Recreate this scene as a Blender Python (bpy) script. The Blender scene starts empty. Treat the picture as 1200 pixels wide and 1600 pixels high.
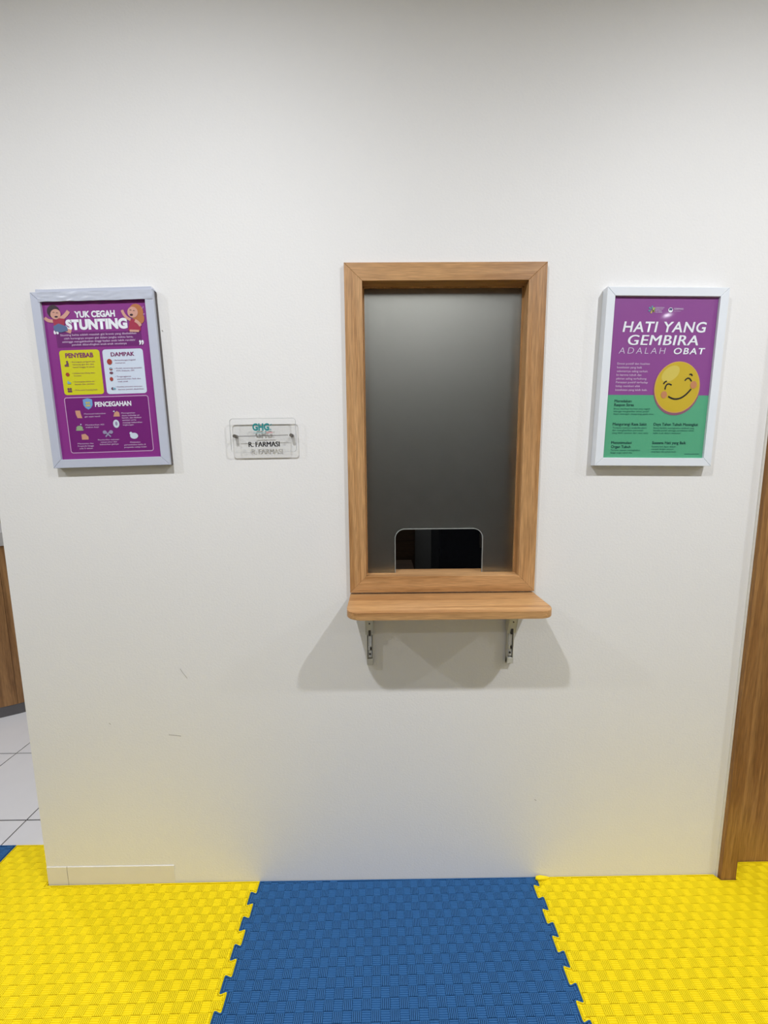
import bpy, bmesh, math, random
from mathutils import Vector, Matrix, noise
S = bpy.context.scene
COL = S.collection
R = math.radians
random.seed(7)

# ------------------------------------------------------------------ camera
F_PX, PITCH, YAW, ROLL, CAM_D, CAM_H = 569.7, .1182, .0063, -.0082, 1.1497, 1.4681
cd = bpy.data.cameras.new('camera')
cd.sensor_fit = 'VERTICAL'
cd.sensor_height = 32.0
cd.lens = 32.0 * F_PX / 1600.0
cd.clip_start = .02
cam = bpy.data.objects.new('camera', cd)
COL.objects.link(cam)
cy, sy, cp, sp = math.cos(YAW), math.sin(YAW), math.cos(PITCH), math.sin(PITCH)
fwd = Vector((sy * cp, cy * cp, -sp))
rgt = Vector((cy, -sy, 0))
upv = rgt.cross(fwd)
cr, sr = math.cos(ROLL), math.sin(ROLL)
r2 = cr * rgt + sr * upv
u2 = -sr * rgt + cr * upv
M = Matrix((r2, u2, -fwd)).transposed().to_4x4()
M.translation = Vector((0, -CAM_D, CAM_H))
cam.matrix_world = M
S.camera = cam

# ------------------------------------------------------------------ world, exposure
w = bpy.data.worlds.new('world')
S.world = w
w.use_nodes = True
w.node_tree.nodes['Background'].inputs[0].default_value = (1, .98, .95, 1)
w.node_tree.nodes['Background'].inputs[1].default_value = .02
S.view_settings.view_transform = 'Standard'
S.view_settings.look = 'None'
S.view_settings.gamma = 1
S.view_settings.use_curve_mapping = False
S.view_settings.exposure = 0.05

# ------------------------------------------------------------------ ceiling downlights
CEIL = 3.15
def downlight(x, y, watt, size=.065, col=(.920, .948, 1.0), spread=159):
    l = bpy.data.lights.new('downlight_lamp', 'AREA')
    l.shape = 'DISK'
    l.size = size
    l.energy = watt
    l.color = col
    l.spread = R(spread)
    o = bpy.data.objects.new('downlight_lamp', l)
    o.location = (x, y, CEIL - .012)
    COL.objects.link(o)
for x, wt in ((-2.50, 27), (-.60, 31), (1.30, 33), (3.20, 27)):
    downlight(x, -1.26, wt)
    downlight(x, -3.16, 6.5)
downlight(.30, 1.95, 7.5, size=1.3, spread=180)          # unseen lamp added behind the hatch to make the frosted pane glow
downlight(-3.1, 2.9, 22)
downlight(-2.3, .6, 12)

# ------------------------------------------------------------------ materials
def nt(name):
    m = bpy.data.materials.new(name)
    m.use_nodes = True
    t = m.node_tree
    return m, t, t.nodes['Principled BSDF']
def node(t, kind, **kw):
    n = t.nodes.new(kind)
    for k, v in kw.items():
        setattr(n, k, v)
    return n
def plain(name, col, rough=.6, metal=0.0, spec=.5, bump=None, mottle=0.0, mscale=30):
    m, t, b = nt(name)
    b.inputs['Base Color'].default_value = (*col, 1)
    b.inputs['Roughness'].default_value = rough
    b.inputs['Metallic'].default_value = metal
    b.inputs['Specular IOR Level'].default_value = spec
    tc = node(t, 'ShaderNodeTexCoord')
    if mottle:
        n = node(t, 'ShaderNodeTexNoise')
        n.inputs['Scale'].default_value = mscale
        n.inputs['Detail'].default_value = 5
        t.links.new(tc.outputs['Object'], n.inputs['Vector'])
        mx = node(t, 'ShaderNodeMixRGB', blend_type='MIX')
        mx.inputs[1].default_value = (*[c * (1 - mottle) for c in col], 1)
        mx.inputs[2].default_value = (*[min(1, c * (1 + mottle)) for c in col], 1)
        t.links.new(n.outputs['Fac'], mx.inputs[0])
        t.links.new(mx.outputs[0], b.inputs['Base Color'])
    if bump:
        sc, st, di = bump
        n = node(t, 'ShaderNodeTexNoise')
        n.inputs['Scale'].default_value = sc
        n.inputs['Detail'].default_value = 3
        t.links.new(tc.outputs['Object'], n.inputs['Vector'])
        bp = node(t, 'ShaderNodeBump')
        bp.inputs['Strength'].default_value = st
        bp.inputs['Distance'].default_value = di
        t.links.new(n.outputs['Fac'], bp.inputs['Height'])
        t.links.new(bp.outputs[0], b.inputs['Normal'])
    return m
def wood(name, axis, light, dark, rough=.45, seed=0.0):
    """laminate with the grain running along one axis"""
    m, t, b = nt(name)
    b.inputs['Roughness'].default_value = rough
    b.inputs['Specular IOR Level'].default_value = .35
    tc = node(t, 'ShaderNodeTexCoord')
    def layer(cross, along, detail, dist=0.0):
        mp = node(t, 'ShaderNodeMapping')
        s = [cross] * 3
        s[axis] = along
        mp.inputs['Scale'].default_value = s
        mp.inputs['Location'].default_value = (seed, seed * 1.7, seed * .6)
        t.links.new(tc.outputs['Object'], mp.inputs['Vector'])
        n = node(t, 'ShaderNodeTexNoise')
        n.inputs['Scale'].default_value = 1
        n.inputs['Detail'].default_value = detail
        n.inputs['Distortion'].default_value = dist
        t.links.new(mp.outputs[0], n.inputs['Vector'])
        return n
    a = layer(28, 1.3, 3, .9)
    f = layer(360, 18, 4)
    ramp = node(t, 'ShaderNodeValToRGB')
    ramp.color_ramp.elements[0].position = .36
    ramp.color_ramp.elements[1].position = .62
    ramp.color_ramp.elements[0].color = (*dark, 1)
    ramp.color_ramp.elements[1].color = (*light, 1)
    e = ramp.color_ramp.elements.new(.50)
    e.color = (*[.35 * d + .65 * l for d, l in zip(dark, light)], 1)
    t.links.new(a.outputs['Fac'], ramp.inputs[0])
    mr = node(t, 'ShaderNodeMapRange')
    mr.inputs[1].default_value = .3
    mr.inputs[2].default_value = .7
    mr.inputs[3].default_value = .70
    mr.inputs[4].default_value = 1.13
    t.links.new(f.outputs['Fac'], mr.inputs[0])
    mx = node(t, 'ShaderNodeMixRGB', blend_type='MULTIPLY')
    mx.inputs[0].default_value = 1
    t.links.new(ramp.outputs[0], mx.inputs[1])
    t.links.new(mr.outputs[0], mx.inputs[2])
    t.links.new(mx.outputs[0], b.inputs['Base Color'])
    bp = node(t, 'ShaderNodeBump')
    bp.inputs['Strength'].default_value = .12
    bp.inputs['Distance'].default_value = .001
    t.links.new(f.outputs['Fac'], bp.inputs['Height'])
    t.links.new(bp.outputs[0], b.inputs['Normal'])
    return m
def clear(name, tint=(1, 1, 1), rough=.03, f0=1.0):
    """thin clear sheet: see-through with a Fresnel sheen"""
    m, t, b = nt(name)
    t.nodes.remove(b)
    out = t.nodes['Material Output']
    tr = node(t, 'ShaderNodeBsdfTransparent')
    tr.inputs[0].default_value = (*tint, 1)
    gl = node(t, 'ShaderNodeBsdfGlossy')
    gl.inputs['Roughness'].default_value = rough
    fr = node(t, 'ShaderNodeFresnel')
    fr.inputs[0].default_value = 1.45
    ml = node(t, 'ShaderNodeMath', operation='MULTIPLY')
    ml.inputs[1].default_value = f0
    t.links.new(fr.outputs[0], ml.inputs[0])
    mx = node(t, 'ShaderNodeMixShader')
    t.links.new(ml.outputs[0], mx.inputs[0])
    t.links.new(tr.outputs[0], mx.inputs[1])
    t.links.new(gl.outputs[0], mx.inputs[2])
    t.links.new(mx.outputs[0], out.inputs[0])
    return m

OAK_L, OAK_D = (.56, .315, .135), (.39, .195, .070)
DOOR_L, DOOR_D = (.43, .225, .075), (.27, .125, .036)
MT = dict(
    wall=plain('wall_paint', (.80, .79, .775), .62, bump=(150, .35, .0015), mottle=.02, mscale=3),
    wall_room=plain('room_paint', (.76, .70, .57), .7, mottle=.02, mscale=3),
    ceiling=plain('ceiling_paint', (.80, .80, .79), .8, mottle=.01),
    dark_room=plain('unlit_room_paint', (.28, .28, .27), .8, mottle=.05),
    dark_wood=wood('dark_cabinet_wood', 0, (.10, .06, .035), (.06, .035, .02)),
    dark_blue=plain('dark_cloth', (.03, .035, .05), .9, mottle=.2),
    skirt=plain('skirting_paint', (.76, .73, .67), .5, bump=(120, .3, .001), mottle=.05, mscale=12),
    grime=plain('joint_grime', (.30, .28, .24), .9, mottle=.3, mscale=90),
    scuff=plain('scuff', (.42, .40, .37), .9, mottle=.2, mscale=200),
    oak_x=wood('oak_laminate_across', 0, OAK_L, OAK_D, seed=3.1),
    oak_z=wood('oak_laminate_upright', 2, OAK_L, OAK_D, seed=5.7),
    oak_shelf=wood('oak_laminate_shelf', 0, (.58, .325, .135), (.41, .20, .072), seed=9.3),
    door=wood('door_laminate', 2, DOOR_L, DOOR_D, seed=1.3),
    desk=wood('desk_laminate', 2, (.36, .19, .075), (.20, .095, .035), seed=8.2),
    plinth=plain('plinth_grey', (.10, .095, .10), .5, mottle=.1),
    stone=plain('counter_grey', (.42, .41, .41), .35, mottle=.1, mscale=60),
    far=plain('far_panel_brown', (.10, .085, .075), .7, mottle=.1),
    yellow=plain('yellow_foam', (.88, .69, .004), .62, spec=.3, mottle=.03, mscale=14),
    blue=plain('blue_foam', (.026, .118, .300), .55, spec=.35, mottle=.06, mscale=14),
    tile=plain('white_tile', (.72, .715, .735), .22, mottle=.03, mscale=9),
    grout=plain('grout', (.05, .047, .047), .9, mottle=.2),
    silver=plain('silver_grey_frame', (.50, .53, .63), .42, mottle=.03, mscale=40, bump=(240, .1, .0004)),
    white_frame=plain('white_frame', (.74, .775, .82), .40, mottle=.02, mscale=40),
    frame_back=plain('frame_back', (.13, .115, .115), .7, mottle=.1),
    mdf=plain('backing_board', (.30, .20, .12), .9, mottle=.1),
    tape=plain('silver_tape', (.52, .55, .64), .22, mottle=.03, mscale=60),
    glazing=clear('clear_sheet', (1, 1, 1), .05, .035),
    acrylic=clear('acrylic', (.992, .994, .994), .05, .2),
    acrylic_edge=plain('acrylic_edge', (.52, .53, .53), .25, mottle=.05),
    steel=plain('brushed_steel', (.26, .25, .24), .35, metal=.9, mottle=.06, mscale=200),
    bracket=plain('bracket_paint', (.62, .61, .55), .45, mottle=.03, mscale=60),
    chrome=plain('zinc_plated_steel', (.78, .79, .80), .35, metal=.3, mottle=.1, mscale=150),
    dark=plain('dark_gap', (.05, .045, .04), .7, mottle=.2, mscale=90),
    edge=plain('polished_glass_edge', (.36, .39, .38), .25, mottle=.05),
)
def ink(name, col, rough=.5):
    if 'ink_' + name not in MT:
        MT['ink_' + name] = plain('ink_' + name, col, rough, spec=.3, mottle=.02, mscale=80)
    return MT['ink_' + name]
# frosted glass: rough see-through sheet
m, t, b = nt('frosted_glass')
b.inputs['Base Color'].default_value = (.86, .85, .76, 1)
b.inputs['Roughness'].default_value = .66
b.inputs['IOR'].default_value = 1.42
b.inputs['Transmission Weight'].default_value = 1.0
tc = node(t, 'ShaderNodeTexCoord')
n = node(t, 'ShaderNodeTexNoise')
n.inputs['Scale'].default_value = 700
t.links.new(tc.outputs['Object'], n.inputs['Vector'])
bp = node(t, 'ShaderNodeBump')
bp.inputs['Strength'].default_value = .08
bp.inputs['Distance'].default_value = .0004
t.links.new(n.outputs['Fac'], bp.inputs['Height'])
t.links.new(bp.outputs[0], b.inputs['Normal'])
MT['frosted'] = m

# ------------------------------------------------------------------ helpers
def link(name, bm, mat, parent=None, smooth=False):
    me = bpy.data.meshes.new(name)
    bm.to_mesh(me)
    bm.free()
    me.materials.append(mat)
    if smooth:
        me.polygons.foreach_set('use_smooth', [True] * len(me.polygons))
        me.set_sharp_from_angle(angle=R(35))
    o = bpy.data.objects.new(name, me)
    COL.objects.link(o)
    if parent:
        o.parent = parent
    return o
def empty(name, loc=(0, 0, 0)):
    o = bpy.data.objects.new(name, None)
    o.empty_display_size = .05
    o.location = loc
    COL.objects.link(o)
    return o
def tag(o, label, cat, group=None):
    o['label'] = label
    o['category'] = cat
    if group:
        o['group'] = group
    return o
def struct(o):
    o['kind'] = 'structure'
    return o
def box(bm, x0, x1, y0, y1, z0, z1, bev=0.0):
    v = [bm.verts.new(p) for p in ((x0, y0, z0), (x1, y0, z0), (x1, y1, z0), (x0, y1, z0),
                                   (x0, y0, z1), (x1, y0, z1), (x1, y1, z1), (x0, y1, z1))]
    fs = [bm.faces.new([v[i] for i in q]) for q in ((0, 3, 2, 1), (4, 5, 6, 7), (0, 1, 5, 4), (1, 2, 6, 5), (2, 3, 7, 6), (3, 0, 4, 7))]
    if bev:
        es = list({e for f in fs for e in f.edges})
        bmesh.ops.bevel(bm, geom=es, offset=bev, segments=2, affect='EDGES', profile=.6)
    return bm
def B(*a, bev=0.0):
    return box(bmesh.new(), *a, bev=bev)
def prism(bm, pts, axis, a, b_, bev=0.0):
    """extrude a 2D outline; axis 'y': pts are (x,z), 'z': (x,y), 'x': (y,z)"""
    def P(p, q):
        return {'y': (p[0], q, p[1]), 'z': (p[0], p[1], q), 'x': (q, p[0], p[1])}[axis]
    v0 = [bm.verts.new(P(p, a)) for p in pts]
    v1 = [bm.verts.new(P(p, b_)) for p in pts]
    f0 = bm.faces.new(v0)
    f1 = bm.faces.new(v1[::-1])
    k = len(pts)
    for i in range(k):
        bm.faces.new((v0[i], v0[(i + 1) % k], v1[(i + 1) % k], v1[i]))
    if bev:
        es = list(f0.edges) + list(f1.edges)
        bmesh.ops.bevel(bm, geom=es, offset=bev, segments=2, affect='EDGES', profile=.6)
    bmesh.ops.recalc_face_normals(bm, faces=bm.faces)
    return bm
def cyl(bm, c, r, axis, length, seg=20, r2=None):
    """cylinder starting at c running along axis ('x','y','z') by length"""
    d = {'x': Vector((1, 0, 0)), 'y': Vector((0, 1, 0)), 'z': Vector((0, 0, 1))}[axis]
    rot = Vector((0, 0, 1)).rotation_difference(d).to_matrix().to_4x4()
    mt = Matrix.Translation(Vector(c) + d * length / 2) @ rot
    bmesh.ops.create_cone(bm, cap_ends=True, segments=seg, radius1=r, radius2=r if r2 is None else r2, depth=abs(length), matrix=mt)
    return bm
def arc(cx, cz, r, a0, a1, n=8):
    return [(cx + r * math.cos(R(a0 + (a1 - a0) * i / n)), cz + r * math.sin(R(a0 + (a1 - a0) * i / n))) for i in range(n + 1)]

# ================================================================== SETTING
XL, XR = -1.205, 1.200          # ends of the wall in view
WT = .070                       # its thickness
FZ = -.025                      # tile floor; the mats' tops lie at 0
X0, X1, Z0, Z1 = -.104, .491, 1.071, 2.064     # casing outside
IX0, IX1, IZ0, IZ1 = -.0515, .4375, 1.1245, 2.0140   # opening inside
HX0, HX1, HZ0, HZ1 = IX0 - .016, IX1 + .016, IZ0 - .016, IZ1 + .016
DX1, DZ1 = 2.06, 2.13           # door opening
bm = bmesh.new()
for a in ((XL, HX0, 0, WT, FZ, CEIL), (HX1, XR + .03, 0, WT, FZ, CEIL), (HX0, HX1, 0, WT, FZ, HZ0), (HX0, HX1, 0, WT, HZ1, CEIL),
          (XR + .03, DX1, 0, WT, DZ1, CEIL), (DX1, 4.0, 0, WT, FZ, CEIL)):
    box(bm, *a)
bmesh.ops.remove_doubles(bm, verts=bm.verts, dist=1e-5)
wall = struct(link('wall_front', bm, MT['wall']))
struct(link('wall_right', B(4.0, 4.1, -4.4, 3.4, FZ, CEIL), MT['wall_room']))
struct(link('wall_left', B(-4.7, -4.6, -4.4, 4.6, FZ, CEIL), MT['wall_room']))
struct(link('wall_back', B(-4.6, 4.0, -4.4, -4.3, FZ, CEIL), MT['wall_room']))
struct(link('wall_far', B(-4.6, XL, 4.5, 4.6, FZ, CEIL), MT['far']))
struct(link('wall_side', B(XL, XL + .07, WT, 4.5, FZ, CEIL), MT['wall_room']))
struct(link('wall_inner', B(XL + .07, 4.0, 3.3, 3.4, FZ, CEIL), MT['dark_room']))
struct(link('ceiling', B(-4.7, 4.1, -4.4, 4.6, CEIL, CEIL + .08), MT['ceiling']))
floor = struct(link('floor', B(-4.7, 4.1, -4.4, 4.6, FZ - .1, FZ - .0025), MT['grout']))
# floor tiles: those the eye can reach left of the wall, then further round the room
TX, TY = .418, .379
tile_me = None
for i in range(-6, 3):
    for j in range(-3, 6):
        x0, y0 = -1.545 + (i - 1) * TX, .268 + j * TY
        if x0 < -4.2 or x0 > XL - .02:
            continue
        if tile_me is None:
            o = link('tile', B(.0026, TX - .0026, .0026, TY - .0026, -.006, .0025, bev=.0007), MT['tile'], floor)
            tile_me = o.data
        else:
            o = bpy.data.objects.new('tile', tile_me)
            COL.objects.link(o)
            o.parent = floor
        o.location = (x0, y0, FZ - .0025)
# skirting strip painted over, at the left end of the wall
sk = struct(empty('baseboard_left', (XL, 0, 0)))
for a, c in ((XL + .001, -1.1335), (-1.1315, -.752)):
    o = link('skirting_tile', B(a - XL, c - XL, -.0025, .001, FZ, .0695, bev=.0010), MT['skirt'], sk)
link('joint', B(-1.1335 - XL, -1.1315 - XL, -.0012, .001, FZ, .069), MT['grime'], sk)
# scuffs on the paint
def sliver(pts, wd):
    bm = bmesh.new()
    for (x0, z0), (x1, z1) in zip(pts, pts[1:]):
        dx, dz = x1 - x0, z1 - z0
        l = math.hypot(dx, dz)
        nx, nz = -dz / l * wd / 2, dx / l * wd / 2
        prism(bm, [(x0 - nx, z0 - nz), (x1 - nx, z1 - nz), (x1 + nx, z1 + nz), (x0 + nx, z0 + nz)], 'y', -.0004, .0002)
    return bm
for pts, wd in (([(-.676, .812), (-.668, .797), (-.655, .778)], .0016), ([(-.732, .574), (-.71, .5715), (-.691, .5685)], .0022),
                ([(-.651, 1.884), (-.6485, 1.880)], .003),
                ([(.528, .31), (.534, .305)], .002), ([(-.93, .62), (-.925, .614)], .002)):
    link('scuff_mark', sliver(pts, wd), MT['scuff'], wall)

# ------------------------------------------------------------------ hatch window in the wall
win = struct(empty('window_1', ((X0 + X1) / 2, 0, Z0)))
wx, wz = win.location.x, win.location.z
YF, YB = -.012, WT + .001
def wpart(name, bm, mat):
    bmesh.ops.translate(bm, verts=bm.verts, vec=(-wx, 0, -wz))
    return link(name, bm, mat, win)
wpart('casing_rail', prism(bmesh.new(), [(X0, Z1), (X1, Z1), (IX1, IZ1), (IX0, IZ1)], 'y', YF, 0, .0012), MT['oak_x'])
wpart('casing_rail', prism(bmesh.new(), [(X0, Z0), (X1, Z0), (IX1, IZ0), (IX0, IZ0)], 'y', YF, 0, .0012), MT['oak_x'])
wpart('casing_stile', prism(bmesh.new(), [(X0, Z0), (IX0, IZ0), (IX0, IZ1), (X0, Z1)], 'y', YF, 0, .0012), MT['oak_z'])
wpart('casing_stile', prism(bmesh.new(), [(X1, Z0), (IX1, IZ0), (IX1, IZ1), (X1, Z1)], 'y', YF, 0, .0012), MT['oak_z'])
wpart('sill_lining', B(IX0, IX1, 0, YB, HZ0, IZ0), MT['oak_x'])
wpart('head_lining', B(IX0, IX1, 0, YB, IZ1, HZ1), MT['oak_x'])
wpart('jamb_lining', B(HX0, IX0, 0, YB, HZ0, HZ1), MT['oak_z'])
wpart('jamb_lining', B(IX1, HX1, 0, YB, HZ0, HZ1), MT['oak_z'])
# frosted pane with a pass-through cut out of its foot
GX0, GX1, GZT, GR = .0443, .3302, 1.2700, .030
outline = [(IX0, IZ0), (GX0, IZ0)] + [(GX0, GZT - GR)] + arc(GX0 + GR, GZT - GR, GR, 180, 90)[1:] + arc(GX1 - GR, GZT - GR, GR, 90, 0) + \
          [(GX1, IZ0), (IX1, IZ0), (IX1, IZ1), (IX0, IZ1)]
bm = prism(bmesh.new(), outline, 'y', .030, .036)
pane = wpart('frosted_pane', bm, MT['frosted'])
inn = [(GX0, IZ0)] + arc(GX0 + GR, GZT - GR, GR, 180, 90) + arc(GX1 - GR, GZT - GR, GR, 90, 0) + [(GX1, IZ0)]
e = .0017
out = [(GX0 - e, IZ0)] + arc(GX0 + GR, GZT - GR, GR + e, 180, 90) + arc(GX1 - GR, GZT - GR, GR + e, 90, 0) + [(GX1 + e, IZ0)]
bm = bmesh.new()
for i in range(len(inn) - 1):
    prism(bm, [inn[i], inn[i + 1], out[i + 1], out[i]], 'y', .0292, .0368)
bmesh.ops.translate(bm, verts=bm.verts, vec=(-wx, 0, -wz))
o = link('polished_edge', bm, MT['edge'], pane)
# bead of sealant round the pane
bm = bmesh.new()
for a in ((IX0, IX0 + .004, .026, .030, IZ0, IZ1), (IX1 - .004, IX1, .026, .030, IZ0, IZ1), (IX0, IX1, .026, .030, IZ1 - .003, IZ1)):
    box(bm, *a)
wpart('glazing_bead', bm, MT['oak_z'])

# unlit dispensary seen through the pass-through
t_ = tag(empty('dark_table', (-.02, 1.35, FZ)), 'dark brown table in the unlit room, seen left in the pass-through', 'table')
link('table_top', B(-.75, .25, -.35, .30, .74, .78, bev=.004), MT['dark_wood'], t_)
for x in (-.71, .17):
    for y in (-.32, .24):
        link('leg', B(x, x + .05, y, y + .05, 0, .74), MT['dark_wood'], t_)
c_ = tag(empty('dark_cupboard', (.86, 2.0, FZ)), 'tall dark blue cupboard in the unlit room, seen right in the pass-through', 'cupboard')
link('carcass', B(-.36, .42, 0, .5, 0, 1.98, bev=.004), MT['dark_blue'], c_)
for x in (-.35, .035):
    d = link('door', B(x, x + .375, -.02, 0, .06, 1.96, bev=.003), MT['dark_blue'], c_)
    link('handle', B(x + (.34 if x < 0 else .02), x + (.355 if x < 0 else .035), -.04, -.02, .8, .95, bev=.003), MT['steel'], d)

l_ = tag(empty('added_low_cupboard', (-.35, 2.86, FZ)), 'long low dark brown cupboard added at the back of the room behind the hatch to darken the lower pane', 'cupboard')  # added cupboard, keeps the lower part of the frosted pane dark
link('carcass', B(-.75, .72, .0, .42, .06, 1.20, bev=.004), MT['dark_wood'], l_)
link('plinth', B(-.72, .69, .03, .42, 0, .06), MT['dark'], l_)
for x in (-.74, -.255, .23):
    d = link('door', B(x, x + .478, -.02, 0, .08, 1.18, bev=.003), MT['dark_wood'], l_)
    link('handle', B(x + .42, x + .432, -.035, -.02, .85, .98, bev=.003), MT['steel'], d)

# ------------------------------------------------------------------ door at the right edge
door = struct(empty('door_1', (XR, 0, FZ)))
def dpart(name, bm, mat):
    bmesh.ops.translate(bm, verts=bm.verts, vec=(-XR, 0, -FZ))
    return link(name, bm, mat, door)
dpart('casing_stile', B(XR + .0015, XR + .0545, -.019, .064, FZ, DZ1 + .03, bev=.0015), MT['door'])
dpart('casing_stile', B(DX1 - .03, DX1 + .023, -.019, .064, FZ, DZ1 + .03, bev=.0015), MT['door'])
dpart('casing_rail', B(XR + .0545, DX1 - .03, -.019, .064, DZ1 - .02, DZ1 + .03, bev=.0015), MT['door'])
dpart('leaf', B(XR + .056, DX1 - .032, .040, .066, FZ + .004, DZ1 - .022, bev=.001), MT['door'])
dpart('sealant', B(XR - .0025, XR + .0015, -.006, .0, FZ, DZ1 + .03, bev=.001), MT['skirt'])

# ------------------------------------------------------------------ reception desk beyond the wall's left end
CXD, CYD, RD = -2.713, 1.750, .90
desk = tag(empty('reception_desk', (CXD, CYD, FZ)), 'curved brown wood reception desk with grey top beyond the left wall end', 'desk')
def sector(r0, r1, a0, a1, n=36):
    return arc(0, 0, r1, a0, a1, n) + arc(0, 0, r0, a1, a0, n)
link('plinth', prism(bmesh.new(), sector(.45, RD, -150, 30), 'z', 0, .068), MT['plinth'], desk, True)
for k in range(4):
    a0 = -150 + 45 * k
    link('front_panel', prism(bmesh.new(), sector(RD - .03, RD + .004, a0 + .05, a0 + 44.95, 14), 'z', .068, 1.062), MT['desk'], desk, True)
link('countertop', prism(bmesh.new(), sector(.40, RD + .02, -152, 32), 'z', 1.062, 1.140, .003), MT['stone'], desk, True)

# ================================================================== FOAM MATS
PITCHT, AMP = .0706, .0215
def seam(x, phase, y0, y1, side):
    """puzzle edge from y0 down to y1 (y1<y0); heads point to +x if side>0 else -x; returns [(x,y)]"""
    lo, hi = (x - AMP / 2, x + AMP / 2) if side > 0 else (x + AMP / 2, x - AMP / 2)
    hd, nk = .0425, .0290
    raw = [(lo, y0)]
    k = math.floor((y0 - phase) / PITCHT) + 1
    while True:
        c = phase + k * PITCHT
        if c + hd / 2 > y0 - .002:
            if y0 - (c - hd / 2) > .012 and len(raw) == 1:      # a head cut through by the mat's edge
                raw = [(hi, y0), (hi, c - hd / 2), (lo, c - nk / 2)]
            k -= 1
            continue
        if c - hd / 2 < y1 + .002:
            break
        raw += [(lo, c + nk / 2), (hi, c + hd / 2), (hi, c - hd / 2), (lo, c - nk / 2)]
        k -= 1
    raw.append((lo, y1))
    res = [raw[0]]
    rr = .0055
    for a, b_, c in zip(raw, raw[1:], raw[2:]):
        A, Bv, Cv = Vector(a), Vector(b_), Vector(c)
        d0, d1 = (A - Bv), (Cv - Bv)
        k0, k1 = min(rr, d0.length * .45), min(rr, d1.length * .45)
        p0, p1 = Bv + d0.normalized() * k0, Bv + d1.normalized() * k1
        for s in (0, .33, .67, 1):
            q = (1 - s) ** 2 * p0 + 2 * s * (1 - s) * Bv + s * s * p1
            res.append((q.x, q.y))
    res.append(raw[-1])
    return res
def inside(poly, x, y):
    c = False
    j = len(poly) - 1
    for i in range(len(poly)):
        xi, yi = poly[i]
        xj, yj = poly[j]
        if (yi > y) != (yj > y) and x < (xj - xi) * (y - yi) / (yj - yi) + xi:
            c = not c
        j = i
    return c
SQX, SQY = .0261, .0224
def inset(poly, d):
    n = len(poly)
    res = []
    ar = sum(poly[k][0] * poly[(k + 1) % n][1] - poly[(k + 1) % n][0] * poly[k][1] for k in range(n))
    sg_ = 1 if ar > 0 else -1
    for k in range(n):
        a, b_, c = Vector(poly[k - 1]), Vector(poly[k]), Vector(poly[(k + 1) % n])
        d0, d1 = (b_ - a).normalized(), (c - b_).normalized()
        n0, n1 = Vector((-d0.y, d0.x)) * sg_, Vector((-d1.y, d1.x)) * sg_
        m_ = n0 + n1
        m_ = m_ / max(.5, 1 + n0.dot(n1)) if m_.length > 1e-6 else n0
        res.append((b_.x + m_.x * d, b_.y + m_.y * d))
    return res
ZB = -.0048
def ribs(poly, ox, oy, skew):
    """moulded basket-weave relief: five bars to a square, turned every other square"""
    V, Fc = [], []
    xs = [p[0] for p in poly]
    ys = [p[1] for p in poly]
    for i in range(int((min(xs) - ox) / SQX) - 1, int((max(xs) - ox) / SQX) + 2):
        for j in range(int((min(ys) - oy) / SQY) - 2, int((max(ys) - oy) / SQY) + 2):
            x0, y0 = ox + i * SQX, oy + j * SQY + skew * i * SQX
            cxm, cym = x0 + SQX / 2, y0 + SQY / 2
            near = all(inside(poly, cxm + a * .036, cym + c * .036) for a in (-1, 0, 1) for c in (-1, 0, 1))
            for k in range(5):
                up = (i + j) % 2
                if up:
                    p = SQX / 5
                    a, c, d, f = x0 + p * k + .0009, x0 + p * (k + 1) - .0009, y0 + .0007, y0 + SQY - .0007
                else:
                    p = SQY / 5
                    a, c, d, f = x0 + .0004, x0 + SQX - .0004, y0 + p * k + .00114, y0 + p * (k + 1) - .00114
                if not near:                    # trim the bar to the part that lies on the mat
                    N_ = 12
                    run, best = [], []
                    for q_ in range(N_ + 1):
                        if up:
                            yy = d + (f - d) * q_ / N_
                            ok = inside(poly, a, yy) and inside(poly, c, yy)
                        else:
                            xx = a + (c - a) * q_ / N_
                            ok = inside(poly, xx, d) and inside(poly, xx, f)
                        run = run + [q_] if ok else []
                        if len(run) > len(best):
                            best = run
                    if len(best) < 3:
                        continue
                    if up:
                        d, f = d + (f - d) * best[0] / N_, d + (f - d) * best[-1] / N_
                    else:
                        a, c = a + (c - a) * best[0] / N_, a + (c - a) * best[-1] / N_
                n0 = len(V)
                # across-running bars are low and rounded, lengthwise ones stand between deep slits
                sx, sy_, zb = (.0004, .0004, ZB) if up else (.0003, .00112, -.0021)
                V += [(a - sx, d - sy_, zb), (c + sx, d - sy_, zb), (c + sx, f + sy_, zb), (a - sx, f + sy_, zb), (a, d, 0), (c, d, 0), (c, f, 0), (a, f, 0)]
                Fc += [(n0 + 4, n0 + 5, n0 + 6, n0 + 7), (n0, n0 + 1, n0 + 5, n0 + 4), (n0 + 1, n0 + 2, n0 + 6, n0 + 5),
                       (n0 + 2, n0 + 3, n0 + 7, n0 + 6), (n0 + 3, n0, n0 + 4, n0 + 7)]
    return V, Fc
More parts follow.
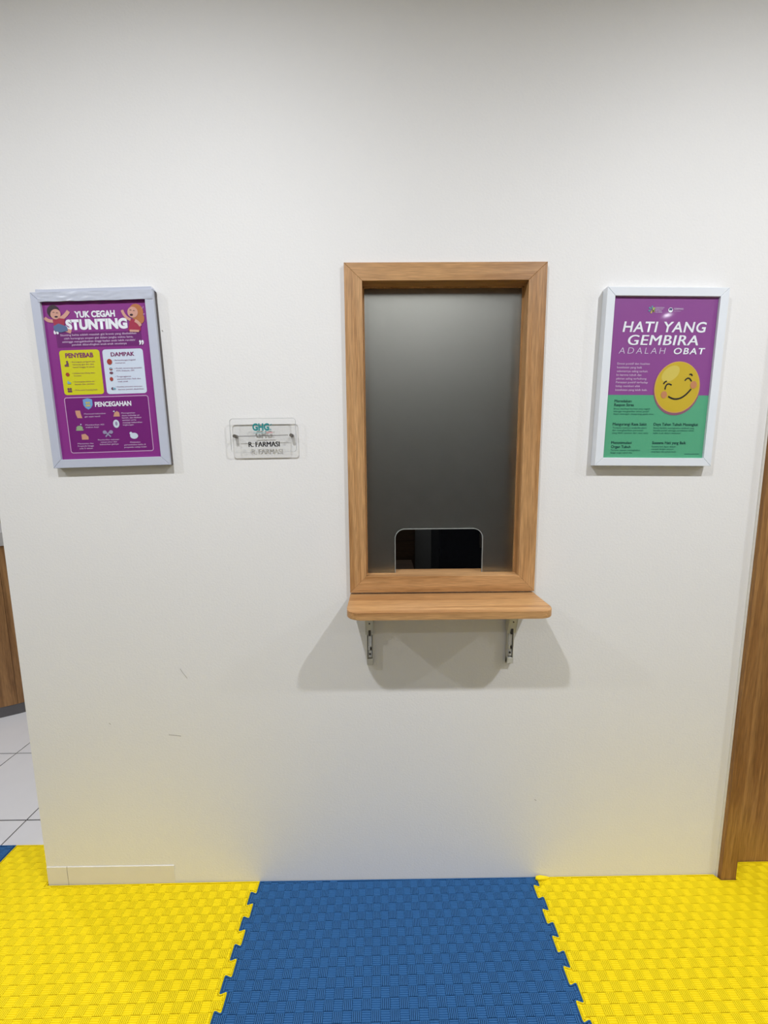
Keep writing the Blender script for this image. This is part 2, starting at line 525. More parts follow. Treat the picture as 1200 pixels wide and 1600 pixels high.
def mat(name, poly, m, label, origin, ox, oy, skew=0.0):
    ar = sum(a[0] * b_[1] - b_[0] * a[1] for a, b_ in zip(poly, poly[1:] + poly[:1]))
    if ar < 0:
        poly = poly[::-1]
    rim = inset(poly, .0022)
    V, Fc = ribs(inset(poly, .0030), ox, oy, skew)
    n0 = len(V)
    k = len(poly)
    V += [(x, y, 0) for x, y in poly] + [(x, y, FZ) for x, y in poly] + [(x, y, 0) for x, y in rim] + [(x, y, ZB) for x, y in rim]
    V = [(x - origin[0], y - origin[1], z - FZ) for x, y, z in V]
    Fc.append(tuple(range(n0 + 3 * k, n0 + 4 * k)))
    Fc.append(tuple(range(n0 + 2 * k - 1, n0 + k - 1, -1)))
    for i in range(k):
        i2 = (i + 1) % k
        Fc.append((n0 + i, n0 + k + i, n0 + k + i2, n0 + i2))                              # outer side
        Fc.append((n0 + i, n0 + i2, n0 + 2 * k + i2, n0 + 2 * k + i))                      # rim
        Fc.append((n0 + 2 * k + i, n0 + 2 * k + i2, n0 + 3 * k + i2, n0 + 3 * k + i))      # inner side
    me = bpy.data.meshes.new(name)
    me.from_pydata(V, [], Fc)
    me.materials.append(m)
    o = bpy.data.objects.new(name, me)
    COL.objects.link(o)
    o.location = (*origin, FZ)
    return tag(o, label, 'mat', 'interlocking foam floor mats')
SL, SR, MF = -.460, .5355, -.985       # seams either side of the blue mat, front edge
g = .0008
left_edge = seam(SL, -.0895, -.002, MF, 1)
right_edge = seam(SR, -.047, -.002, MF, -1)
blue_poly = [(x + g, y) for x, y in left_edge] + [(x - g, y) for x, y in right_edge[::-1]]
mat('floor_mat', blue_poly, MT['blue'], 'blue foam puzzle mat under the hatch window, between two yellow mats', (.04, -.49), -.4586, -.0115, .012)
yl = [(x - g, y) for x, y in left_edge]
yl = yl + [(-1.456, MF), (-1.456, .139), (XL - .004, .139), (XL - .004, -.006)]
mat('floor_mat', yl, MT['yellow'], 'yellow foam puzzle mat under the purple poster, left of the blue mat', (-.95, -.49), -.4586, -.0060, .012)
yr = [(x + g, y) for x, y in right_edge]
yr = [(SR + AMP / 2 + g, -.002)] + yr[1:] + [(1.52, MF), (1.52, .038), (XR + .057, .038), (XR + .057, -.0215), (XR - .001, -.0215), (XR - .012, -.002)]
rm = mat('floor_mat', yr, MT['yellow'], 'yellow foam puzzle mat at the wooden door, right of the blue mat', (1.03, -.49), .5390, -.0035, .008)
mat('floor_mat', [(-1.458, .139), (-2.456, .139), (-2.456, MF), (-1.458, MF)][::-1], MT['blue'],
    'blue foam puzzle mat past the left end of the wall, only a corner showing', (-1.95, -.42), -2.456, -.0100, 0)
# torn tooth of the right mat standing up against the wall
bm = prism(bmesh.new(), [(0, 0), (.010, -.004), (.040, .001), (.052, .006), (.050, .011), (.020, .010), (.004, .007)], 'z', 0, .006, .001)
for v in bm.verts:
    v.co.z += .004 + .10 * v.co.x - .012 * (v.co.x / .05) ** 2
o = link('torn_tooth', bm, MT['yellow'], rm)
o.location = (.538 - 1.03, -.0135 + .49, -FZ)

# ================================================================== SHELF
SZ, SD, ST = 1.0655, .166, .0215
sh = tag(empty('wall_shelf', ((X0 + X1) / 2, 0, .82)), 'light oak counter shelf with rounded front corners under the hatch window', 'shelf')
cx = sh.location.x
hw, cr_ = (X1 - X0) / 2, .040
pts = [(-hw, -.0005), (-hw, -SD + cr_)] + arc(-hw + cr_, -SD + cr_, cr_, 180, 270)[1:] + arc(hw - cr_, -SD + cr_, cr_, 270, 360) + [(hw, -.0005)]
link('board', prism(bmesh.new(), pts, 'z', SZ - ST - .82, SZ - .82, .0018), MT['oak_shelf'], sh, True)
def bracket(x):
    x -= cx
    zt = SZ - ST - .82
    # U-shaped upright on the wall
    bm = bmesh.new()
    box(bm, x - .0105, x + .0105, -.0025, -.0003, .0, zt)
    for s in (-1, 1):
        box(bm, x + s * .0095 - .001, x + s * .0095 + .001, -.016, -.0025, .006, zt)
    box(bm, x - .0105, x + .0105, -.016, -.0025, .006, .026, bev=.0015)
    br = link('bracket', bm, MT['bracket'], sh)
    # arm: folded gusset carrying the board
    prof = [(-.0026, zt), (-.0026, .118), (-.020, .112), (-.042, .176), (-.060, .204), (-.064, zt)]
    bm = bmesh.new()
    for s in (-1, 1):
        prism(bm, prof, 'x', x + s * .0125 - .0012, x + s * .0125 + .0012)
    q = prof[2:5]
    for (ya, za), (yb, zb) in zip(q, q[1:]):
        vs = [bm.verts.new(p) for p in ((x - .0125, ya, za), (x + .0125, ya, za), (x + .0125, yb, zb), (x - .0125, yb, zb),
                                        (x - .0125, ya + .002, za + .002), (x + .0125, ya + .002, za + .002), (x + .0125, yb + .002, zb + .002), (x - .0125, yb + .002, zb + .002))]
        for f in ((0, 1, 2, 3), (7, 6, 5, 4), (0, 4, 5, 1), (1, 5, 6, 2), (2, 6, 7, 3), (3, 7, 4, 0)):
            bm.faces.new([vs[i] for i in f])
    box(bm, x - .0125, x + .0125, -.064, -.0026, zt - .0022, zt)
    box(bm, x - .0125, x - .004, -.0215, -.0185, .1125, .138)
    box(bm, x + .004, x + .0125, -.0215, -.0185, .1125, .138)
    bmesh.ops.recalc_face_normals(bm, faces=bm.faces)
    link('arm', bm, MT['bracket'], br)
    # rivet hole and slot in the sloping face, locking lever below
    bm = bmesh.new()
    cyl(bm, (x, -.0345, .158), .0022, 'y', -.004, 12)
    o = link('rivet', bm, MT['dark'], br)
    link('slot', B(x - .0037, x + .0037, -.0275, -.0195, .112, .131), MT['dark'], br)
    bm = bmesh.new()
    box(bm, x - .0062, x + .0062, -.0125, -.0095, .068, .113, bev=.001)
    box(bm, x - .0062, x + .0005, -.0145, -.0095, .056, .070, bev=.001)
    box(bm, x - .0055, x + .0062, -.0120, -.0080, .031, .054, bev=.0015)
    link('lever', bm, MT['chrome'], br)
    for zz in (.043, .0605):
        bm = bmesh.new()
        cyl(bm, (x + (.0 if zz < .05 else .003), -.011, zz), .0031, 'y', -.004, 14)
        link('screw', bm, MT['dark'], br)
bracket(-.0425)
bracket(.4185)

# ================================================================== PRINTED POSTERS
class Print:
    """flat print on a sheet: shapes and type given as fractions of the sheet (u right, v up)"""
    def __init__(s, wd, ht, parent, y):
        s.w, s.h, s.p, s.y = wd, ht, parent, y
        s.n = 0
    def co(s, u, v, lay):
        return ((u - .5) * s.w, s.y - .00025 * lay, v * s.h)
    def shape(s, bm, pts, lay):
        bm.faces.new([bm.verts.new(s.co(u, v, lay)) for u, v in pts])
    def part(s, name, shapes, lay, col, parent=None):
        """one object per printed shape; a 'strip' (from stroke) is one shape"""
        for k_, pts in enumerate(shapes):
            bm = bmesh.new()
            lay_ = lay + .06 * k_
            if isinstance(pts, tuple):
                for q_ in pts[1]:
                    s.shape(bm, q_, lay_)
                bmesh.ops.remove_doubles(bm, verts=bm.verts, dist=1e-6)
            else:
                s.shape(bm, pts, lay_)
            bmesh.ops.recalc_face_normals(bm, faces=bm.faces)
            for f in bm.faces:
                f.normal_update()
                if f.normal.y > 0:
                    f.normal_flip()
            link(name, bm, ink(*col), parent or s.p)
    def text(s, name, items, lay, col, parent=None):
        """items: (string, u0, u1 or None, v baseline, cap height in v, bold, shear, spacing)"""
        for it in items:
            st, u0, u1, v0, hv, bold, shear, space = (tuple(it) + (0, 0, 1)[len(it) - 5:])[:8]
            cu = bpy.data.curves.new('t', 'FONT')
            cu.body = st
            cu.size = 1
            cu.fill_mode = 'FRONT'
            many = 'M' in st and bold > 0      # the default M closes up when fattened: overprint it instead
            cu.offset = 0 if many else bold
            cu.shear = shear
            cu.space_character = space
            cu.resolution_u = 2 if hv < .03 else 4
            ob = bpy.data.objects.new('t', cu)
            COL.objects.link(ob)
            me = bpy.data.meshes.new_from_object(ob.evaluated_get(bpy.context.evaluated_depsgraph_get()))
            bpy.data.objects.remove(ob)
            bpy.data.curves.remove(cu)
            xs = [v.co.x for v in me.vertices]
            mn, mxx = min(xs), max(xs)
            ky = hv * s.h / (.73 + bold)
            kx = (u1 - u0) * s.w / (mxx - mn)
            bm = bmesh.new()
            for c_, sh_ in enumerate((0, -1.0, 1.0) if many else (0,)):
                nb = len(bm.verts)
                bm.from_mesh(me)
                bm.verts.ensure_lookup_table()
                for v in bm.verts[nb:]:
                    v.co = Vector(((u0 - .5) * s.w + (v.co.x + sh_ * bold - mn) * kx, s.y - .00025 * lay - .00004 * c_, v0 * s.h + v.co.y * ky))
            bpy.data.meshes.remove(me)
            for f in bm.faces:
                f.normal_update()
                if f.normal.y > 0:
                    f.normal_flip()
            link(name, bm, ink(*col), parent or s.p)
    def ell(s, u, v, ru, rv, n=28, a=0):
        ca, sa = math.cos(R(a)), math.sin(R(a))
        k = s.w / s.h
        res = []
        for i in range(n):
            x, y = ru * math.cos(2 * math.pi * i / n), rv * math.sin(2 * math.pi * i / n)
            res.append((u + x * ca - y * sa, v + (x * sa + y * ca) * k))
        return res
    def rrect(s, u0, v0, u1, v1, r, n=5):
        k = s.w / s.h
        res = []
        for cxx, cyy, a in ((u1 - r, v1 - r * k, 0), (u0 + r, v1 - r * k, 90), (u0 + r, v0 + r * k, 180), (u1 - r, v0 + r * k, 270)):
            for i in range(n + 1):
                t = R(a + 90 * i / n)
                res.append((cxx + r * math.cos(t), cyy + r * k * math.sin(t)))
        return res
    def stroke(s, pts, wd):
        """outline quads along a polyline of (u,v), wd as fraction of width"""
        k = s.w / s.h
        res = []
        P = [Vector((u, v / k)) for u, v in pts]
        N = []
        for i in range(len(P)):
            d = (P[min(i + 1, len(P) - 1)] - P[max(i - 1, 0)]).normalized()
            N.append(Vector((-d.y, d.x)) * wd / 2)
        for i in range(len(P) - 1):
            q = [P[i] - N[i], P[i + 1] - N[i + 1], P[i + 1] + N[i + 1], P[i] + N[i]]
            res.append([(a.x, a.y * k) for a in q])
        return [('strip', res)]
def curve3(p0, p1, p2, n=12):
    return [((1 - t) ** 2 * p0[0] + 2 * t * (1 - t) * p1[0] + t * t * p2[0], (1 - t) ** 2 * p0[1] + 2 * t * (1 - t) * p1[1] + t * t * p2[1]) for t in [i / n for i in range(n + 1)]]

def frame(root, iw, ih, bw, depth, mat_, bw_top=None, back=.001):
    """mitred picture frame; local z=0 is the bottom of the sheet"""
    bt = bw_top or bw
    o_ = [(-iw / 2 - bw, -bw), (iw / 2 + bw, -bw), (iw / 2 + bw, ih + bt), (-iw / 2 - bw, ih + bt)]
    i_ = [(-iw / 2, 0), (iw / 2, 0), (iw / 2, ih), (-iw / 2, ih)]
    for k in range(4):
        a, b_ = k, (k + 1) % 4
        ca = Vector(((o_[a][0] + o_[b_][0] + i_[a][0] + i_[b_][0]) / 4, (o_[a][1] + o_[b_][1] + i_[a][1] + i_[b_][1]) / 4))
        bm = prism(bmesh.new(), [o_[a], o_[b_], i_[b_], i_[a]], 'y', -depth, -back, .0011)
        for v in bm.verts:      # hairline open mitres
            t = (v.co.x - ca.x, v.co.z - ca.y)
            if k % 2 == 0:
                v.co.x -= math.copysign(.0003, t[0])
            else:
                v.co.z -= math.copysign(.0003, t[1])
        link('frame_rail', bm, mat_, root)
    link('backing_board', B(-iw / 2 - .003, iw / 2 + .003, -depth + .008, -.0015, -.003, ih + .003), MT['mdf'], root)

WHITE = ('white', (.80, .82, .88))
# ---------------------------------------------------------------- left poster (purple)
IW, IH = .3040, .4545
lp = tag(empty('framed_poster', (-.8240, 0, 1.5070)), 'purple framed health poster headed YUK CEGAH STUNTING, left on the wall', 'poster')
lp.rotation_euler = (0, R(-1.35), 0)
frame(lp, IW, IH, .0255, .021, MT['silver'], back=.0125)
bm = bmesh.new()
for a_ in ((-IW / 2 - .0245, -IW / 2, -.0245, IH + .0245), (IW / 2, IW / 2 + .0245, -.0245, IH + .0245), (-IW / 2, IW / 2, -.0245, 0), (-IW / 2, IW / 2, IH, IH + .0245)):
    box(bm, a_[0], a_[1], -.0125, -.0005, a_[2], a_[3])
link('back_box', bm, MT['frame_back'], lp)
YS = -.0145
sheet = link('printed_sheet', B(-IW / 2, IW / 2, YS, YS + .001, 0, IH), ink('purple', (.245, .028, .235), .45), lp)
P = Print(IW, IH, sheet, YS)
P.part('quote_panel', [[(.098, .719), (.924, .717), (.920, .812), (.098, .814)]], 1, ('deep_purple', (.145, .012, .150)))
P.part('lower_panel', [P.rrect(.098, .042, .923, .402, .022)], 1, ('lower_purple', (.165, .010, .165)))
ring = P.rrect(.098, .042, .923, .402, .022)
P.part('panel_outline', P.stroke(ring + ring[:1], .0065), 2, ('pale_pink', (.62, .40, .62)))
P.part('yellow_panel', [P.rrect(.1055, .420, .4965, .702, .028)], 1, ('lime_yellow', (.62, .60, .012)))
P.part('white_panel', [P.rrect(.5245, .418, .9185, .700, .028)], 1, ('bluish_white', (.62, .70, .82)))
P.text('headline', [('YUK CEGAH', .300, .690, .902, .040, .045), ('STUNTING', .204, .798, .830, .064, .062)], 3, WHITE)
P.text('quote_marks', [('\u201c', .080, .128, .763, .072, .03), ('\u201d', .893, .938, .683, .072, .03)], 3, WHITE)
P.text('body_text', [('Stunting balita adalah masalah gizi kronis yang disebabkan', .140, .874, .7900, .0125, .008),
                     ('oleh kurangnya asupan gizi dalam jangka waktu lama,', .172, .840, .7690, .0125, .008),
                     ('sehingga mengakibatkan tinggi badan anak lebih rendah/', .151, .859, .7485, .0125, .008),
                     ('pendek dibandingkan anak-anak seusianya', .241, .772, .7290, .0125, .008)], 3, ('pale_lilac', (.66, .50, .70)))
P.text('panel_heading', [('PENYEBAB', .162, .434, .6555, .030, .035), ('DAMPAK', .606, .832, .6555, .028, .035)], 3, ('plum', (.21, .03, .13)))
P.text('panel_heading', [('PENCEGAHAN', .392, .751, .3405, .032, .035)], 3, WHITE)
q = .0085
P.text('list_text', [('\u2022 Kurangnya pengetahuan', .205, .442, .624, q), ('tentang gizi ibu dan', .221, .430, .608, q), ('hamil hingga 2 tahun', .221, .432, .591, q),
                     ('\u2022 Infeksi berulang atau', .208, .428, .553, q), ('kronis', .224, .292, .537, q),
                     ('\u2022 Kurangnya akses air', .205, .417, .499, q), ('bersih dan sanitasi', .221, .410, .483, q),
                     ('\u2022 Pola asuh kurang baik', .203, .436, .446, q),
                     ('\u2022 Perkembangan kognitif', .622, .841, .627, q), ('menurun', .641, .735, .610, q),
                     ('\u2022 Mudah terserang penyakit', .622, .893, .576, q), ('PTM, Diabetes, DM', .642, .815, .560, q),
                     ('\u2022 Terganggunya', .622, .778, .524, q), ('pertumbuhan fisik dan', .642, .870, .508, q), ('otak anak', .644, .745, .492, q),
                     ('\u2022 Kondisi ekonomi terancam', .620, .877, .459, q), ('karena jumlah disabilitas', .640, .890, .442, q)], 3, ('plum', (.21, .03, .13)))
q = .0095
P.text('list_text', [('Memenuhi kebutuhan', .275, .485, .291, q, .006), ('gizi sejak hamil', .276, .428, .273, q, .006),
                     ('Memberikan ASI', .274, .458, .219, q, .006), ('makan bayi', .275, .402, .204, q, .006),
                     ('Meningkatkan', .643, .778, .289, q, .006), ('akses terhadap air', .644, .822, .273, q, .006), ('bersih, dan fasilitas', .645, .836, .258, q, .006),
                     ('sanitasi serta', .645, .782, .243, q, .006), ('menjaga kebersihan', .646, .839, .227, q, .006), ('lingkungan', .646, .752, .212, q, .006),
                     ('Memantau ibu', .174, .330, .098, q, .006), ('Posyandu hingga', .172, .332, .082, q, .006), ('usia 5 tahun', .186, .318, .066, q, .006),
                     ('Memberikan makanan', .380, .591, .119, q, .006), ('sesuai umur dan', .405, .566, .104, q, .006), ('kebutuhan gizinya', .394, .580, .089, q, .006),
                     ('Melakukan', .698, .800, .097, q, .006), ('pertumbuhan balita di', .637, .851, .081, q, .006), ('posyandu setiap bulan', .634, .857, .065, q, .006)], 3, ('pale_lilac', (.66, .50, .70)))
SKIN, RED, HAIR = ('skin', (.62, .33, .26)), ('child_red', (.36, .03, .07)), ('dark_hair', (.035, .018, .03))
# drawn boy, arms up, and drawn girl
P.part('drawn_boy', P.stroke(curve3((.135, .893), (.20, .90), (.248, .942)), .036) + P.stroke(curve3((.10, .885), (.04, .88), (.012, .906)), .030) + P.stroke([(.195, .830), (.25, .815)], .036), 3, SKIN)
P.part('boy_shirt', [[(.085, .893), (.150, .900), (.205, .895), (.192, .852), (.150, .838), (.095, .852)]], 4, RED)
P.part('boy_trousers', [[(.085, .852), (.140, .868), (.215, .848), (.222, .822), (.15, .812), (.09, .824)]], 5, ('jean_blue', (.10, .15, .30)))
P.part('boy_hair', [P.ell(.103, .942, .060, .060)], 4, HAIR)
P.part('boy_face', [P.ell(.122, .925, .050, .046, a=20)], 5, SKIN)
P.part('boy_features', P.stroke(curve3((.098, .934), (.106, .941), (.114, .934), 5), .005) + P.stroke(curve3((.130, .930), (.138, .937), (.146, .930), 5), .005) + [P.ell(.126, .909, .016, .008)], 6, HAIR)
P.part('girl_hair', [P.ell(.895, .925, .068, .074), P.ell(.925, .885, .042, .050)], 3, ('ginger', (.46, .17, .06)))
P.part('girl_dress', [[(.828, .882), (.885, .878), (.925, .835), (.920, .808), (.800, .812), (.812, .842)]], 4, RED)
P.part('drawn_girl', P.stroke(curve3((.835, .878), (.78, .89), (.762, .938)), .026) + P.stroke(curve3((.875, .872), (.91, .862), (.925, .838)), .028) + P.stroke([(.815, .811), (.905, .807)], .020), 5, SKIN)
P.part('girl_face', [P.ell(.862, .923, .050, .050, a=-20)], 5, SKIN)
P.part('girl_features', P.stroke(curve3((.836, .934), (.844, .941), (.852, .934), 5), .005) + P.stroke(curve3((.868, .930), (.876, .937), (.884, .930), 5), .005) + [P.ell(.848, .907, .016, .010)], 6, HAIR)
# little pictures beside the lists
P.part('shield_badge', [[(.278, .387), (.300, .392), (.324, .396), (.348, .392), (.370, .387), (.370, .352), (.352, .334), (.324, .322), (.296, .334), (.278, .352)]], 3, ('badge_blue', (.16, .33, .62)))
P.part('badge_figures', [P.ell(.313, .366, .011, .011), P.ell(.336, .366, .011, .011), [(.297, .343), (.313, .357), (.324, .350), (.336, .357), (.352, .343)]], 4, ('badge_gold', (.55, .45, .12)))
P.part('list_icon', [[(.145, .600), (.185, .600), (.185, .622), (.170, .630), (.158, .612), (.145, .614)], P.ell(.172, .630, .010, .010), [(.142, .449), (.184, .449), (.184, .437), (.142, .437)], P.ell(.152, .458, .011, .011), P.ell(.174, .458, .011, .011),
                     P.ell(.590, .552, .018, .012), P.ell(.585, .452, .013, .013)], 3, ('icon_brown', (.16, .06, .10)))
P.part('list_icon', [P.ell(.162, .550, .020, .020, 6), P.ell(.585, .622, .025, .027), P.ell(.585, .513, .018, .020, 7), P.ell(.590, .577, .016, .014, 8)], 4, ('icon_red', (.36, .05, .035)))
P.part('list_icon', [[(.150, .490), (.186, .490), (.182, .500), (.168, .503), (.160, .512), (.152, .505)], P.ell(.592, .580, .010, .009), P.ell(.602, .452, .014, .010)], 5, ('icon_blue', (.20, .40, .52)))
P.part('list_icon', [[(.190, .318), (.238, .318), (.242, .296), (.252, .268), (.205, .270), (.193, .292)], [(.560, .272), (.625, .272), (.622, .298), (.600, .308), (.574, .296)], [(.222, .162), (.262, .166), (.290, .146), (.288, .128), (.222, .128)]], 3, ('icon_tan', (.58, .30, .20)))
P.part('list_icon', [P.ell(.212, .205, .032, .022), [(.172, .196), (.252, .196), (.246, .188), (.178, .188)]], 3, ('icon_green', (.28, .38, .22)))
P.part('list_icon', [P.ell(.581, .225, .031, .040, 16), P.ell(.745, .143, .040, .030, 16), P.ell(.716, .160, .014, .014), [(.560, .305), (.580, .300), (.576, .312)], P.ell(.230, .228, .006, .006)], 4, ('icon_pale', (.58, .66, .76)))
P.part('list_icon', P.stroke([(.455, .178), (.515, .142)], .014) + P.stroke([(.515, .180), (.462, .142)], .014) + [P.ell(.458, .172, .020, .018), P.ell(.520, .172, .020, .018), P.ell(.583, .226, .012, .020)], 5, ('icon_slate', (.30, .26, .42)))
# clear film in front, wrinkled along the top, and the tape that holds it
def wrinkle(name, x0, x1, z0, z1, y, amp, nx, nz, mt, seed, top_only=False, back=.0008):
    bm = bmesh.new()
    G = {}
    for i in range(nx + 1):
        for j in range(nz + 1):
            x, z = x0 + (x1 - x0) * i / nx, z0 + (z1 - z0) * j / nz
            k = ((j / nz) ** 12 if top_only else 1)
            d = noise.noise((x * 26 + seed, z * 90, seed)) * amp * k
            zz = z + (noise.noise((x * 20, seed, 3.0)) * .003 if j in (0, nz) and not top_only else 0)
            G[i, j] = bm.verts.new((x, y - abs(d), zz))
    for i in range(nx):
        for j in range(nz):
            bm.faces.new((G[i, j], G[i + 1, j], G[i + 1, j + 1], G[i, j + 1]))
    bmesh.ops.recalc_face_normals(bm, faces=bm.faces)
    r = bmesh.ops.extrude_face_region(bm, geom=list(bm.faces))
    bmesh.ops.translate(bm, verts=[v for v in r['geom'] if isinstance(v, bmesh.types.BMVert)], vec=(0, back, 0))
    bmesh.ops.recalc_face_normals(bm, faces=bm.faces)
    return link(name, bm, mt, lp, True)
wrinkle('clear_film', -IW / 2, IW / 2, 0, IH, -.0180, .004, 40, 60, MT['glazing'], 2.2, True, .0003)
wrinkle('adhesive_tape', -IW / 2 - .004, IW / 2 + .0235, IH - .002, IH + .024, -.0216, .0022, 46, 8, MT['tape'], 5.1)
bm = prism(bmesh.new(), [(-IW / 2 - .012, IH + .024), (IW / 2 + .026, IH + .024), (IW / 2 + .020, IH + .0335), (0, IH + .0335), (-IW / 2 + .02, IH + .0330), (-IW / 2 - .010, IH + .0345)], 'y', -.0185, -.003, .0012)
link('folded_film_edge', bm, MT['silver'], lp)

# ---------------------------------------------------------------- right poster (purple over green)
IW, IH = .3100, .4680
rp = tag(empty('framed_poster', (.8365, 0, 1.4945)), 'white framed purple and green poster with a yellow smiling face, right on the wall', 'poster')
rp.rotation_euler = (0, R(.75), 0)
frame(rp, IW, IH, .0245, .024, MT['white_frame'])
YS = -.0175
sheet = link('printed_sheet', B(-IW / 2, IW / 2, YS, YS + .001, 0, IH), ink('violet', (.250, .060, .270), .45), rp)
P = Print(IW, IH, sheet, YS)
P.part('green_panel', [[(.0, .0), (1, .0), (1, .4015), (.0, .4015)]], 1, ('green', (.085, .37, .205)))
P.text('headline', [('HATI YANG', .104, .908, .790, .066, .018, .14, 1.08), ('GEMBIRA', .166, .842, .7105, .066, .018, .14, 1.08), ('OBAT', .615, .918, .657, .040, .018, .14, 1.2)], 3, WHITE)
P.text('headline', [('ADALAH', .083, .536, .657, .040, -.012, .14, 1.35)], 3, ('thin_lilac', (.66, .55, .74)))
q = .0135
P.text('body_text', [(s_, .079, u1, v_, q, .004) for s_, u1, v_ in (
    ('Emosi positif dan kualitas', .394, .590), ('kesehatan yang baik', .322, .567), ('sebenarnya saling terkait.', .384, .5435), ('Ini karena tubuh dan', .322, .5205),
    ('pikiran saling terhubung.', .378, .4975), ('Perasaan positif terhadap', .390, .4745), ('hidup memberi efek', .318, .451), ('kesehatan yang lebih baik.', .392, .4275))], 3, ('pale_lilac', (.66, .50, .70)))
DG = ('dark_green', (.008, .045, .050))
P.text('panel_heading', [('Meredakan', .080, .246, .3555, .0185, .016), ('Respon Stres', .079, .272, .331, .0185, .016),
                         ('Mengurangi Rasa Sakit', .080, .415, .2085, .0195, .016), ('Daya Tahan Tubuh Meningkat', .485, .926, .2085, .0195, .016),
                         ('Menstimulasi', .079, .280, .090, .0185, .016), ('Organ Tubuh', .079, .274, .063, .0185, .016),
                         ('Suasana Hati yang Baik', .486, .824, .090, .0195, .016)], 3, DG)
q = .0105
P.text('list_text', [('Emosi membuat hormon yang negatif', .078, .435, .310, q), ('sehingga menghasilkan emosi positif', .077, .425, .2935, q), ('dalam mencegah, mengurangi gejala stres.', .077, .478, .277, q),
                     ('Tertawa memicu endorfin alami', .080, .418, .189, q), ('dan menghasilkan perasaan', .078, .386, .173, q), ('yang lebih nyaman dari rasa sakit', .078, .439, .156, q),
                     ('Emosi berlaku meningkatkan antibodi yang', .486, .889, .189, q), ('bersifat positif sehingga pertahanan tubuh', .487, .889, .173, q), ('lebih kuat dalam melawan', .487, .761, .156, q),
                     ('Tertawa mampu meningkatkan', .080, .372, .045, q), ('fungsi organ tubuh kita', .079, .294, .028, q),
                     ('Suasana hati dapat diubah', .485, .723, .069, q), ('menjadi dengan senyum', .485, .705, .053, q), ('yang lepas dan penuh kasih', .485, .731, .036, q)], 3, ('mid_green', (.015, .105, .085)))
P.part('footer_line', [[(.817, .0245), (.965, .0255), (.965, .0285), (.817, .0275)]], 3, ('mid_green', (.015, .105, .085)))
# two small marks at the head of the sheet
def wedge(u, v, r0, r1, a0, a1):
    k = P.w / P.h
    return [(u + r * math.cos(R(a)), v + r * k * math.sin(R(a))) for r, a in ((r0, a0), (r1, a0), (r1, a1), (r0, a1))]
P.part('emblem', [wedge(.368, .924, .008, .034, a, a + 30) for a in (70, 130, 190)], 3, ('emblem_teal', (.10, .30, .36)))
P.part('emblem', [wedge(.368, .924, .008, .034, a, a + 30) for a in (250, 310)], 3, ('emblem_gold', (.50, .45, .10)))
P.part('emblem', [wedge(.368, .924, .008, .034, 10, 40), [(.375, .912), (.392, .912), (.392, .936), (.375, .936)]], 3, ('emblem_green', (.35, .45, .12)))
P.part('emblem', [P.ell(.548, .922, .022, .022)], 3, WHITE)
P.part('emblem', [[(.532, .930), (.548, .934), (.565, .930), (.560, .918), (.548, .922), (.536, .918)]], 4, ('emblem_navy', (.03, .04, .14)))
P.text('emblem_text', [('KEMENTERIAN', .402, .487, .932, .0075), ('KESEHATAN', .402, .475, .923, .0075), ('REPUBLIK', .402, .465, .914, .0075), ('INDONESIA', .402, .470, .905, .0075),
                       ('GERMAS', .580, .669, .924, .011, .015), ('Gerakan Masyarakat', .580, .645, .914, .005)], 3, ('thin_lilac', (.66, .55, .74)))
# the smiling face
P.part('face_shadow', [P.ell(.680, .443, .228, .254, 48, -4)], 3, ('face_shade', (.25, .10, .16)))
P.part('smiling_face', [P.ell(.680, .451, .2215, .2430, 48, -4)], 4, ('face_rim', (.62, .36, .09)))
P.part('smiling_face', [P.ell(.681, .452, .2130, .2345, 48, -4)], 5, ('face_yellow', (.56, .40, .022)))
P.part('face_highlight', [P.ell(.603, .535, .098, .062, 30, 38)], 6, ('face_light', (.62, .50, .09)))
BLK = ('black', (.012, .012, .015))
P.part('face_features', P.stroke(curve3((.562, .437), (.566, .488), (.624, .464)), .013) + P.stroke(curve3((.544, .470), (.552, .488), (.574, .488)), .013) +
       P.stroke(curve3((.748, .492), (.782, .527), (.814, .488)), .013) + P.stroke(curve3((.788, .529), (.806, .540), (.816, .522)), .013) +
       P.stroke(curve3((.600, .394), (.715, .345), (.818, .442), 18), .015), 7, BLK)
P.part('cheek', [P.ell(.557, .404, .030, .034)], 7, ('cheek', (.52, .22, .10)))
P.part('cheek', [P.ell(.838, .467, .032, .036)], 7, ('cheek', (.52, .22, .10)))
link('glazing', B(-IW / 2, IW / 2, -.0216, -.0211, 0, IH), MT['glazing'], rp)

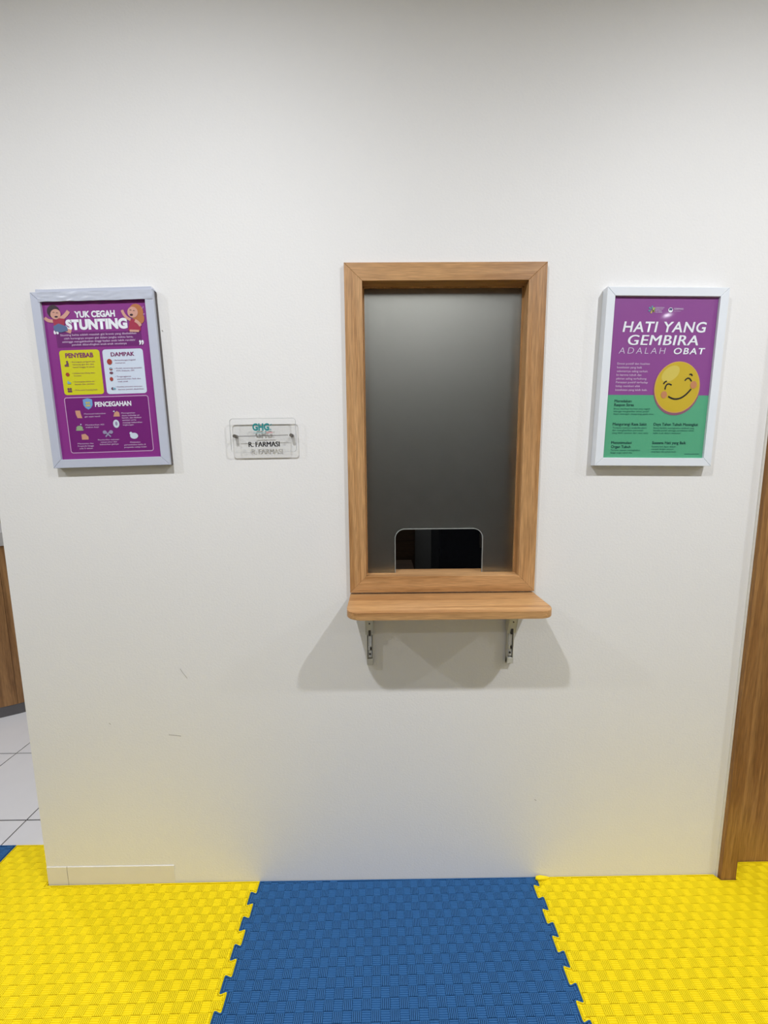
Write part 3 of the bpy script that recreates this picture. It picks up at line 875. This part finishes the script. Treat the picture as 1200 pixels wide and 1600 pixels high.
# ================================================================== ACRYLIC ROOM SIGN
sg = tag(empty('room_sign', (-.3590, 0, 1.5210)), 'small clear acrylic sign reading R. FARMASI on two studs left of the hatch', 'sign')
sg.rotation_euler = (0, R(-.45), 0)
SWD, SHT, SY = .2000, .1020, -.0165
def rr(w_, h_, r):
    return arc(w_ / 2 - r, h_ - r, r, 0, 90) + arc(-w_ / 2 + r, h_ - r, r, 90, 180) + arc(-w_ / 2 + r, r, r, 180, 270) + arc(w_ / 2 - r, r, r, 270, 360)
pl = link('acrylic_plate', prism(bmesh.new(), rr(SWD, SHT, .010), 'y', SY, SY + .003), MT['acrylic'], sg)
o1, o2 = rr(SWD, SHT, .010), rr(SWD - .0016, SHT - .0016, .0092)
bm = bmesh.new()
for k in range(len(o1)):
    k2 = (k + 1) % len(o1)
    if math.dist(o1[k], o1[k2]) < 1e-6:
        continue
    p_ = [o1[k], o1[k2], (o2[k2][0], o2[k2][1] + .0008), (o2[k][0], o2[k][1] + .0008)]
    prism(bm, p_, 'y', SY - .0001, SY + .0031)
link('polished_rim', bm, MT['acrylic_edge'], pl)
for x in (-.0865, .0855):
    bm = bmesh.new()
    cyl(bm, (x, -.0002, .0500), .0050, 'y', SY + .0032, 24)
    st = link('stud', bm, MT['steel'], sg, True)
    bm = bmesh.new()
    cyl(bm, (x, SY - .0001, .0500), .0050, 'y', -.0035, 24, .0044)
    link('stud_cap', bm, MT['steel'], st, True)
P = Print(SWD, SHT, pl, SY - .0002)
P.part('rule_line', [[(.115, .470), (.880, .488), (.880, .505), (.115, .487)]], 1, ('sign_grey', (.10, .095, .095)))
P.text('sign_text', [('R. FARMASI', .275, .745, .165, .165, .038)], 1, ('sign_black', (.012, .010, .012)))
TEAL = ('sign_teal', (.02, .24, .25))
P.text('sign_logo', [('GHG', .345, .600, .650, .215, .05)], 1, TEAL)
P.part('logo_mark', [[(.612, .800), (.630, .830), (.640, .820), (.622, .785)], [(.600, .668), (.628, .650), (.632, .672), (.606, .690)]], 1, TEAL)
P.part('tagline', [[(.360, .560), (.545, .563), (.545, .592), (.360, .588)]], 1, ('tag_teal', (.35, .50, .50)))
P.part('tagline', [[(.552, .563), (.650, .565), (.650, .594), (.552, .592)]], 1, ('tag_red', (.62, .32, .33)))
